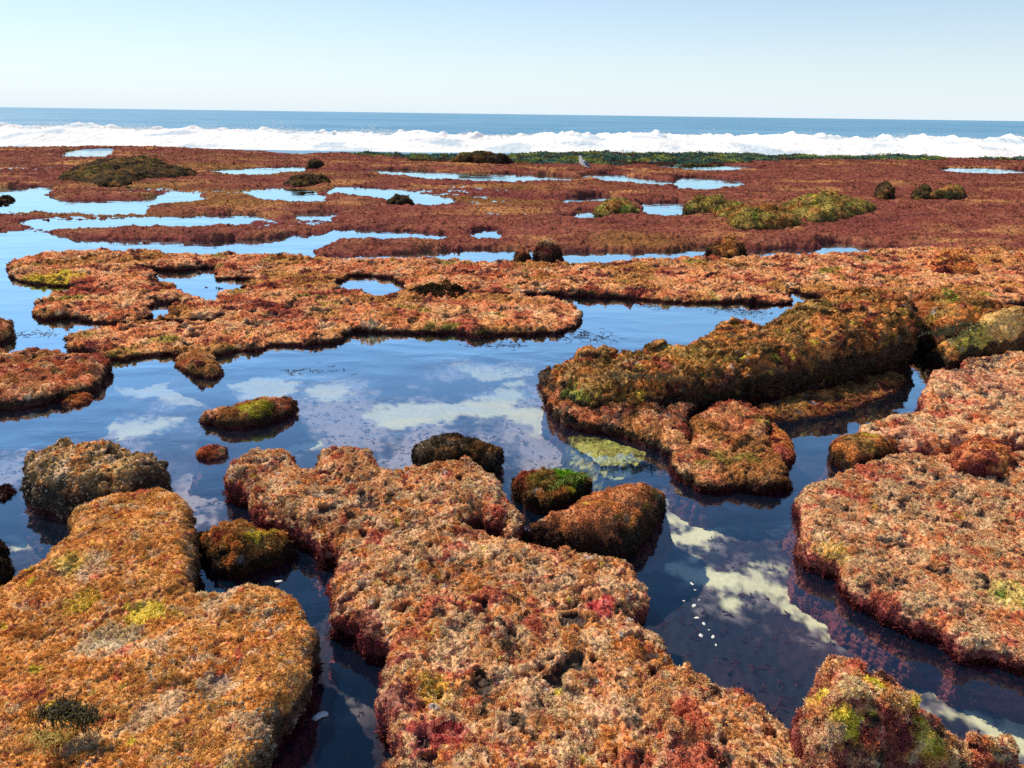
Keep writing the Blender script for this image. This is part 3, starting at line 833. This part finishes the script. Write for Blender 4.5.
# ------------------------------------------------------------------ bed of the pools
def bed():
    rr = 1.0 * (45.0) ** np.linspace(0, 1, 620)
    th = np.radians(np.linspace(-52, 52, 760))
    R, T = np.meshgrid(rr, th, indexing='ij')
    X, Y = R * np.sin(T), R * np.cos(T)
    Q = xyz(X, Y)
    zb = -.17
    sand = np.full(X.shape, -9.0)
    S = ['E 40,242 150,217 290,210 350,190 432,152 445,190 420,225 500,240 512,270 545,300 480,297 430,265 300,250 200,268 100,262', 'E 20,20 150,30 280,30 400,45 280,58 100,50', 'E 255,110 340,120 470,125 440,145 320,150', 'E 720,5 800,-10 960,0 920,40 800,45',
         'D 260,165 330,135 400,150 520,205 480,222 380,205 300,185', 'D 565,160 640,150 755,160 740,200 640,205 600,185', 'D 190,255 300,265 460,260 420,285 330,305 260,290', 'D 935,225 1024,212 1100,220 1060,270 970,280', 'D 20,225 130,232 165,255 80,265 20,255', 'D 650,322 800,318 790,342 690,348', 'D 780,180 860,165 910,185 860,210 800,205',
         'D 0,555 90,560 170,545 160,585 60,580', 'D 765,555 830,540 855,575 790,590', 'D 780,635 850,615 860,690 740,700 790,665', 'E 330,535 400,525 445,545 400,562 345,558',
         'I 80,250 170,232 200,262 270,278 310,255 380,258 402,300 500,370 595,435 570,447 500,410 420,345 370,328 320,335 262,372 250,320 170,290', 'I 300,85 360,78 402,110 405,155 360,140 320,112', 'I 795,505 860,498 905,540 1040,618 1040,645 900,612 800,602', 'I 840,615 960,630 1060,660 1060,740 980,730 900,660',
         'F 120,560 200,545 270,600 200,650 110,620', 'I 100,180 200,140 260,160 200,205', 'E 0,400 60,390 120,420 60,440']
    for q in S:
        sand = np.maximum(sand, sdf(X, Y, smooth_poly(outline(q, zb), 3)))
    nz = fbm(Q * 9, 4, 3).reshape(X.shape)
    ms = sst(-.03, .05, sand + .17 * nz + .05 * fbm(Q * 34, 3, 8).reshape(X.shape))
    rim = sst(-.16, .0, sand + .20 * nz + .06 * fbm(Q * 24, 3, 18).reshape(X.shape))
    veg = fbm(Q * 3.2, 4, 6).reshape(X.shape)
    Z = -.165 + .05 * fbm(Q * 1.5, 3, 9).reshape(X.shape) + .006 * (1 - ms) * perlin(Q * 30).reshape(X.shape)
    m = ms.ravel()
    P = np.stack([X, Y, Z], -1).reshape(-1, 3)
    c = mixc(np.tile(np.array((.024, .020, .030)), (len(P), 1)), (.060, .028, .038), sst(-.1, .4, veg.ravel()))
    mv = sst(.05, .30, fbm(Q * 7, 4, 12)) * sst(-.15, .2, fbm(Q * 1.3, 2, 14)) * (X.ravel() < .3)
    mauve = sst(-.05, .22, fbm(Q * np.array([2.2, 1.2, 1]), 4, 21) + .25 * fbm(Q * 13, 3, 22)) * (X.ravel() < .35) * sst(2.2, 2.8, Y.ravel())
    mv = np.maximum(mv, mauve)
    mv = np.maximum(mv, rim.ravel() * .6 * sst(-.2, .3, fbm(Q * 18, 3, 15)))
    c = mixc(c, (.56, .42, .43), mv * .8)
    c = mixc(c, (.90, .79, .51), m)
    c = c * (1 + .2 * perlin(Q * 45))[:, None]
    link('sea_bed', mesh_np('sea_bed', P, grid_faces(*X.shape)[:, ::-1], M_BED, c), None, 'pale sand and dark weed bed under the rock pools', None, None, 'structure')
    # weed growing on the bed, too dense to count
    F = grid_faces(*X.shape)[:, ::-1]
    near = (P[F][:, :, 1].max(1) < 7)
    dark = (1 - m)[F].mean(1)
    PAL['weed'] = ((.05, .022, .03), (.026, .016, .024), [((.16, .08, .09), 6, .28)], DRED)
    s = scatter(P, F[near & (dark > .7)], 26000, .03, 'weed', 1, (), 55, 'turf', zmin=-1, clump=5)
    link('submerged_weed', mesh_np('submerged_weed', *s[:2], M_WEED, s[2], smooth=False), None, 'dark purple weed growing under water on the pool bed', None, None, 'stuff')


bed()


def flat_sheet(name, mat, label, x0, x1, y0, y1, z):
    V = np.array([(x0, y0, z), (x1, y0, z), (x1, y1, z), (x0, y1, z)])
    return link(name, mesh_np(name, V, np.array([[0, 1, 2, 3]]), mat), None, label, None, None, 'structure')


flat_sheet('pool_water', M_WATER, 'clear still water filling the rock pools', -45, 45, .3, 33.0, 0.0)


def sea():
    rr = 33.0 * (9000 / 33.0) ** np.linspace(0, 1, 420)
    xs = np.tan(np.radians(np.linspace(-58, 58, 420)))
    Yr, Xs = np.meshgrid(rr, xs, indexing='ij')
    X, Y = Yr * Xs, Yr
    Q = xyz(X, Y)
    amp = .28 * sst(40, 70, Y) * (1 - sst(900, 3000, Y)) + .0
    Z = -.02 + amp * (np.sin(Y * .28 + 1.5 * fbm(Q * .02, 2, 1).reshape(X.shape)) * .55 + fbm(Q * np.array([.05, .16, 1]), 4, 2).reshape(X.shape))
    V = np.stack([X, Y, Z], -1).reshape(-1, 3)
    link('sea_water', mesh_np('sea_water', V, grid_faces(*X.shape)[:, ::-1], M_SEA), None, 'blue open sea reaching to the horizon', None, None, 'structure')


sea()


# ------------------------------------------------------------------ breaking surf
def surf():
    xs = np.arange(-42, 42, .07)
    v = np.linspace(0, 1, 90)
    U, Vv = np.meshgrid(xs, v)
    q1 = np.stack([U.ravel() * .12, 0 * U.ravel(), 0 * U.ravel()], 1)
    y0 = 36.2 + 1.2 * fbm(q1, 3, 3).reshape(U.shape)
    hh = .66 + .42 * fbm(q1 * 2.2, 3, 5).reshape(U.shape) + .25 * sst(5, 22, np.abs(U + 3)) * .6
    prof = np.where(Vv < .55, np.sin(np.clip(Vv / .55, 0, 1) * math.pi / 2), np.cos(np.clip((Vv - .55) / .45, 0, 1) * math.pi / 2) ** 1.3)
    Y = y0 + 9.5 * Vv
    P = np.stack([U, Y, hh * prof - .06], -1).reshape(-1, 3)
    F = grid_faces(*U.shape)
    N = normals(P, F)
    S = P * np.array([.8, .8, 1.1])
    D = .07 * fbm(S * .7, 2, 4) + .02 * (np.abs(perlin(S * 3.1)) * 2 - .4) + .03 * perlin(S * 7) + .03 * perlin(S * 15) + .02 * perlin(S * 31)
    w = sst(0, .12, Vv.ravel())
    P = P + N * (D * w)[:, None]
    P[:, 2] += sst(.35, .5, Vv.ravel()) * (1 - sst(.55, .75, Vv.ravel())) * np.clip(fbm(P * np.array([1.2, .3, .3]), 3, 8), 0, 1) * .55
    c = np.tile(np.array((.97, .97, .97)), (len(P), 1))
    m = sst(.04, .34, fbm(P * np.array([.35, .4, 1.6]), 4, 6)) * (Vv.ravel() < .5)
    c = mixc(c, (.46, .62, .76), m * .7)
    o = link('breaking_wave', mesh_np('breaking_wave', P, F, M_FOAM, c), None, 'long white line of foaming surf breaking along the seaward edge of the reef', 'wave')
    # spray above the crest
    r = np.random.default_rng(5)
    n = 34000
    ux = r.uniform(-42, 42, n)
    k = np.clip(fbm(np.stack([ux * .45, 0 * ux, 0 * ux], 1), 3, 2) + .25, 0, 1)
    yy = 36.2 + 5.2 + r.normal(0, .5, n)
    zz = .58 + np.minimum(r.exponential(.10, n), .4) * (k * 1.9 + .05) + .15 * sst(5, 22, np.abs(ux + 3)) * .6
    sz = r.uniform(.006, .018, n)
    oct_v = np.array([(1, 0, 0), (0, 1, 0), (-1, 0, 0), (0, -1, 0), (0, 0, 1), (0, 0, -1)], float)
    oct_f = np.array([(0, 1, 4), (1, 2, 4), (2, 3, 4), (3, 0, 4), (1, 0, 5), (2, 1, 5), (3, 2, 5), (0, 3, 5)])
    VV = (np.stack([ux, yy, zz], 1)[:, None] + sz[:, None, None] * oct_v[None]).reshape(-1, 3)
    FF = (oct_f[None] + (np.arange(n) * 6)[:, None, None]).reshape(-1, 3)
    link('spray', mesh_np('spray', VV, FF, M_FOAM, np.full((len(VV), 3), .9)), o, kind='stuff')


surf()


# ------------------------------------------------------------------ gulls
def tube(spine, radii, n=16, flat=None):
    """one closed skin around a line of points"""
    spine = np.array(spine, float)
    V, F = [], []
    for i, (p, r) in enumerate(zip(spine, radii)):
        d = spine[min(i + 1, len(spine) - 1)] - spine[max(i - 1, 0)]
        d /= np.linalg.norm(d)
        s = np.cross(d, (0, 1, 0) if abs(d[1]) < .9 else (1, 0, 0))
        s = s / np.linalg.norm(s)
        u = np.array((0, 1.0, 0)) if abs(d[1]) < .9 else np.cross(s / np.linalg.norm(s), d)
        for k in range(n):
            a = 2 * math.pi * k / n
            V.append(p + r * (s * math.cos(a) + u * math.sin(a) * (flat[i] if flat else 1)))
    m = len(spine)
    for i in range(m - 1):
        for k in range(n):
            F.append((i * n + k, i * n + (k + 1) % n, (i + 1) * n + (k + 1) % n, (i + 1) * n + k))
    return np.array(V), F


def pymesh(name, V, F, mat, parent=None, **kw):
    me = bpy.data.meshes.new(name)
    me.from_pydata([tuple(v) for v in V], [], F)
    me.materials.append(mat)
    for p_ in me.polygons:
        p_.use_smooth = True
    return link(name, me, parent, **kw)


def feather_mat(name, color):
    m, nt, out = nodes(name)
    d = N_(nt, 'BsdfDiffuse')
    t = N_(nt, 'BsdfTranslucent')
    d.inputs['Color'].default_value = t.inputs['Color'].default_value = (*color, 1)
    n1 = N_(nt, 'TexNoise', Scale=60.0)
    b = N_(nt, 'Bump', Strength=.2, Distance=.004)
    mx = N_(nt, 'MixShader')
    mx.inputs[0].default_value = .5
    nt.links.new(n1.outputs['Fac'], b.inputs['Height'])
    nt.links.new(b.outputs['Normal'], d.inputs['Normal'])
    nt.links.new(d.outputs[0], mx.inputs[1])
    nt.links.new(t.outputs[0], mx.inputs[2])
    nt.links.new(mx.outputs[0], out.inputs['Surface'])
    return m


def gull(px, py, z, yaw, size, label, white, grey, bill, legc):
    # white, grey: plumage of body and wings
    x, y = ground(px, py, z)
    # modelled facing -X, standing at the origin, about 0.42 m tall
    sp = [(.24, 0, .10), (.19, 0, .12), (.11, 0, .165), (.04, 0, .21), (-.02, 0, .255), (-.045, 0, .30), (-.05, 0, .34), (-.055, 0, .372), (-.075, 0, .390), (-.10, 0, .388), (-.115, 0, .382)]
    rd = [.006, .028, .062, .080, .074, .055, .040, .038, .037, .024, .008]
    V, F = tube(sp, rd, 18, [1.6, 1.25, 1.0, .95, .95, .95, .95, .95, .95, .9, .9])
    n = 18
    F += [tuple(range(n))[::-1], tuple(range(len(V) - n, len(V)))]
    b = pymesh('gull', V, F, white, None, label=label, cat='gull', group=None)
    for s in (-1, 1):
        wsp = [(.03, s * .060, .262), (.07, s * .074, .230), (.12, s * .066, .190), (.18, s * .045, .150), (.26, s * .018, .095)]
        V, F = tube(wsp, [.012, .036, .046, .032, .006], 12, [.5, .30, .28, .3, .4])
        F += [tuple(range(12))[::-1], tuple(range(len(V) - 12, len(V)))]
        pymesh('wing', V, F, grey, b)
        V, F = tube([(.02, s * .03, .17), (.02, s * .03, .09), (.025, s * .03, .012)], [.014, .007, .006], 8)
        k = len(V)
        V = np.concatenate([V, [(.03, s * .03, .004), (-.045, s * .03 - .03, .002), (-.05, s * .03, .003), (-.045, s * .03 + .03, .002)]])
        F += [(k, k + 1, k + 2), (k, k + 2, k + 3)]
        pymesh('leg', V, F, legc, b)
        V, F = tube([(-.089, s * .026, .398), (-.089, s * .034, .398), (-.089, s * .0345, .398)], [.006, .006, .001], 8)
        pymesh('eye', V, F, M_DARK, b)
    V, F = tube([(-.108, 0, .385), (-.135, 0, .380), (-.155, 0, .370)], [.011, .009, .002], 10, [.7, .7, .7])
    pymesh('beak', V, F, bill, b)
    b.location = (x, y, z)
    b.rotation_euler = (0, 0, yaw)
    b.scale = (size,) * 3
    return b


M_WHITE = feather_mat('white_feathers', (.95, .95, .94))
M_GREYF = plain_mat('slate_feathers', (.20, .22, .25), .6, .2)
M_BILL = plain_mat('orange_bill', (.65, .32, .06), .4)
M_DARK = plain_mat('dark_horn', (.03, .03, .03), .3)
gull(582, 171, .10, math.radians(12), 1.0, 'white gull with slate grey wings standing on the red reef flat', M_WHITE, M_GREYF, M_BILL, M_BILL)


# ------------------------------------------------------------------ small things in and on the water
def fleck(px, py, r, name, label, cat, group, mat, z=0.002, thick=.25):
    x, y = ground(px, py, z)
    q = np.random.default_rng(int(px * 7 + py))
    V, F = [], []
    for j, (rr, zz) in enumerate([(.55, 0), (1.0, .45), (.7, 1.0)]):
        for k in range(9):
            a = 2 * math.pi * k / 9
            m = r * rr * (1 + .3 * math.sin(a * 2 + px) + .15 * q.normal())
            V.append((m * math.cos(a) * 1.5, m * math.sin(a), zz * r * thick))
    for j in range(2):
        for k in range(9):
            F.append((j * 9 + k, j * 9 + (k + 1) % 9, j * 9 + 9 + (k + 1) % 9, j * 9 + 9 + k))
    F += [tuple(range(9))[::-1], tuple(range(18, 27))]
    o = pymesh(name, V, F, mat, None, label=label, cat=cat, group=group)
    o.location = (x, y, z)
    o.rotation_euler = (0, 0, q.uniform(0, 3))


for px, py, r in [(692, 584, .010), (694, 606, .013), (697, 618, .010), (704, 624, .009), (701, 636, .011), (713, 637, .010), (695, 590, .006), (684, 601, .006), (699, 600, .005), (716, 645, .006), (709, 630, .005)]:
    fleck(px, py, r * .6, 'foam_fleck', 'white foam fleck floating on the dark pool right of the central slab', 'foam fleck', 'foam flecks drifting in the right pool', M_SHELL, .001, .3)
fleck(321, 716, .014, 'shell', 'pale shell in the dark channel between the golden slab and central slab', 'shell', None, M_SHELL, .0, .5)
fleck(279, 582, .009, 'shell', 'tiny white shell fragment in the water beside the small olive rock', 'shell', None, M_SHELL, .0, .5)


def strands(name, cen, n, length, width, mat, col, parent=None, up_=.0, spread=.5, seed=1, seg=6, **kw):
    """curling narrow blades of weed"""
    r = np.random.default_rng(seed)
    V, F, K = [], [], []
    for i in range(n):
        p = np.array(cen[i % len(cen)]) + np.array([r.normal() * spread, r.normal() * spread * .6, 0])
        az, cur = r.uniform(0, 2 * math.pi), r.normal() * .7
        ln = length * r.uniform(.5, 1.2) / seg
        el = up_ * r.uniform(.3, 1.4)
        c = np.array(col) * r.uniform(.5, 1.5)
        for k in range(seg + 1):
            w = width * (1 - .75 * abs(k / seg - .35))
            sd = np.array([-math.sin(az), math.cos(az), .25])
            V += [p + sd * w, p - sd * w]
            K += [c, c]
            if k < seg:
                b = len(V) - 2
                F.append((b, b + 1, b + 3, b + 2))
            p = p + ln * np.array([math.cos(az) * math.cos(el), math.sin(az) * math.cos(el), math.sin(el)])
            az += cur * .5 + r.normal() * .25
            el -= up_ * .38
    return link(name, mesh_np(name, np.array(V), np.array(F), mat, np.array(K)), parent, **kw)


def line_pts(s, z, n=12):
    p = outline(s, z)
    t = np.linspace(0, len(p) - 1.001, n)
    i = t.astype(int)
    f = (t - i)[:, None]
    q = p[i] * (1 - f) + p[i + 1] * f
    return [np.array([a, b, z]) for a, b in q]


for s_, lab, n in [('P 560,338 585,333 600,340', 'thin dark weed strands floating left of the long boulder, near the tongue', 60), ('P 640,303 655,305 665,307', 'small dark weed strands floating below the middle ledge', 26), ('P 715,307 735,310 755,314', 'dark narrow weed raft floating in the pool above the long boulder', 70),
                   ('P 300,372 308,370', 'small scrap of dark weed floating near the oval islet', 14), ('P 480,346 500,343 520,346', 'faint dark weed scraps floating right of centre in the wide pool', 20), ('P 20,335 45,333', 'dark weed scraps afloat at the far left of the wide pool', 24)]:
    strands('floating_weed', line_pts(s_, .003), n * 2, .07, .0028, M_WEED, (.035, .022, .022), None, 0.0, .09, len(lab), label=lab, cat='seaweed', group='weed scraps floating on the wide pool', kind='stuff')
ROCKS = [o for o in C.objects if o.parent is None]
gold = next(o for o in ROCKS if o.get('label', '').startswith('big golden'))
strands('weed_tuft', line_pts('P 48,716 62,712 78,716 88,722', .215, 8), 420, .055, .0014, M_WEED, (.05, .04, .012), gold, 1.2, .020, 3, label='dark olive stringy weed tuft', kind='stuff')
strands('weed_tuft', line_pts('P 40,738 60,740', .205, 5), 140, .045, .0013, M_WEED, (.42, .30, .07), gold, .9, .02, 4, label='yellowish stringy weed tuft', kind='stuff')
gtop = next(o for o in ROCKS if o.get('label', '').startswith('small bright green'))
strands('green_weed', line_pts('E 500,425 545,400 590,400', .085, 8), 340, .055, .0022, M_WEED, (.12, .17, .02), gtop, .5, .02, 6, label='bright green grassy weed', kind='stuff')
longb = next(o for o in ROCKS if o.get('label', '').startswith('long dark'))
strands('hanging_weed', line_pts('P 610,378 640,376 665,378', .26, 9) + line_pts('P 750,338 790,335 840,330', .30, 9), 420, .075, .0028, M_WEED, (.07, .055, .02), longb, .5, .05, 8, label='dark olive hanging weed', kind='stuff')
block = next(o for o in ROCKS if o.get('label', '').startswith('blocky boulder'))
strands('hanging_weed', line_pts('F 800,140 840,130 870,118 900,112', .30, 9), 240, .08, .0035, M_WEED, (.05, .05, .02), block, .6, .05, 9, label='dark grey-green hanging weed', kind='stuff')


# ------------------------------------------------------------------ barnacles
def barnacles(parent, n, size, where, seed, label):
    me = parent.data
    V = np.empty(len(me.vertices) * 3, np.float32)
    me.vertices.foreach_get('co', V)
    V = V.reshape(-1, 3).astype(float)
    L = np.empty(len(me.loops), np.int32)
    me.loops.foreach_get('vertex_index', L)
    F = L.reshape(-1, 4)
    a, b, c, d = (V[F[:, k]] for k in range(4))
    fn = np.cross(c - a, d - b)
    ar = np.linalg.norm(fn, axis=1)
    fn /= ar[:, None] + 1e-12
    cen = (a + b + c + d) / 4
    w = ar * (cen[:, 2] > .0) * where(cen, fn)
    r = np.random.default_rng(seed)
    pk = np.clip(np.searchsorted(np.cumsum(w) / w.sum(), r.random(n)), 0, len(F) - 1)
    P, N = cen[pk], fn[pk]
    ref = np.where(np.abs(N[:, 2:]) < .9, [[0, 0, 1.]], [[1., 0, 0]])
    t1 = np.cross(N, ref)
    t1 /= np.linalg.norm(t1, axis=1)[:, None]
    t2 = np.cross(N, t1)
    S = size * r.uniform(.5, 1.3, n)
    rings = [(1.0, -.25), (.62, .75), (.30, .80), (.22, .3)]
    VV, FF = [], []
    k = 6
    for rr, h in rings:
        for q in range(k):
            g = 2 * math.pi * q / k
            VV.append(P + S[:, None] * (rr * (t1 * math.cos(g) + t2 * math.sin(g)) + N * h))
    VV = np.stack(VV, 1).reshape(-1, 3)
    f = [(j * k + q, j * k + (q + 1) % k, (j + 1) * k + (q + 1) % k, (j + 1) * k + q) for j in range(3) for q in range(k)]
    FF = (np.array(f)[None] + (np.arange(n) * 4 * k)[:, None, None]).reshape(-1, 4)
    tone = r.uniform(.35, 1.15, (n, 1)) * np.array([[.52, .40, .26]])
    K = np.repeat(tone, 4 * k, 0) * np.tile(np.repeat([.7, 1.0, .8, .1], k), n)[:, None]
    link('barnacle_crust', mesh_np('barnacle_crust', VV, FF, M_ROCK, K, smooth=False), parent, label, kind='stuff')


br = next(o for o in ROCKS if o.get('label', '').startswith('knobbly'))
barnacles(br, 1300, .0052, lambda c, n: (fbm(c * 12, 2, 3) > -.1) + .1, 5, 'grey-white barnacles')
barnacles(gold, 1800, .0045, lambda c, n: (n[:, 2] < .75) * (c[:, 0] > -1.0) * (c[:, 2] > .03) * sst(0, .3, fbm(c * 9, 2, 4)), 6, 'white barnacles along the right edge')


# ------------------------------------------------------------------ world and sun
SKY = 0.13
SUN_EL, SUN_AZ = math.radians(50), math.atan2(-.78, .63)      # azimuth from +Y towards +X
world = bpy.data.worlds.new('World')
scene.world = world
world.use_nodes = True
wn = world.node_tree
bg = wn.nodes['Background']
sky = wn.nodes.new('ShaderNodeTexSky')
sky.sky_type = 'NISHITA'
sky.sun_disc = False
sky.sun_elevation = SUN_EL
sky.sun_rotation = SUN_AZ
sky.air_density = 1.0
sky.dust_density = 0.0
sky.ozone_density = 3.5
sky.altitude = 300
# sea haze: the lowest degrees of the sky pale to a bluish white
wtc = wn.nodes.new('ShaderNodeTexCoord')
wsp = wn.nodes.new('ShaderNodeSeparateXYZ')
wn.links.new(wtc.outputs['Generated'], wsp.inputs[0])
wm = N_(wn, 'Math', operation='MULTIPLY')
wm.inputs[1].default_value = -10.0
wn.links.new(wsp.outputs['Z'], wm.inputs[0])
we = N_(wn, 'Math', operation='EXPONENT', use_clamp=True)
wn.links.new(wm.outputs[0], we.inputs[0])
wf = N_(wn, 'Math', operation='MULTIPLY', use_clamp=True)
wf.inputs[1].default_value = 0.99
wn.links.new(we.outputs[0], wf.inputs[0])
wmix = wn.nodes.new('ShaderNodeMix')
wmix.data_type = 'RGBA'
wn.links.new(wf.outputs[0], wmix.inputs[0])
wn.links.new(sky.outputs[0], wmix.inputs[6])
wmix.inputs[7].default_value = (0.80 / SKY, 0.905 / SKY, 0.98 / SKY, 1)
wn.links.new(wmix.outputs[2], bg.inputs['Color'])
bg.inputs['Strength'].default_value = SKY
sl = bpy.data.lights.new('sun', 'SUN')
sl.energy = 5.0
sl.angle = math.radians(0.53)
sl.color = (1.0, 0.87, 0.66)
so = bpy.data.objects.new('sun', sl)
C.objects.link(so)
to_sun = Vector((math.sin(SUN_AZ) * math.cos(SUN_EL), math.cos(SUN_AZ) * math.cos(SUN_EL), math.sin(SUN_EL)))
so.rotation_euler = to_sun.to_track_quat('Z', 'Y').to_euler()
so.location = (-10, 8, 12)
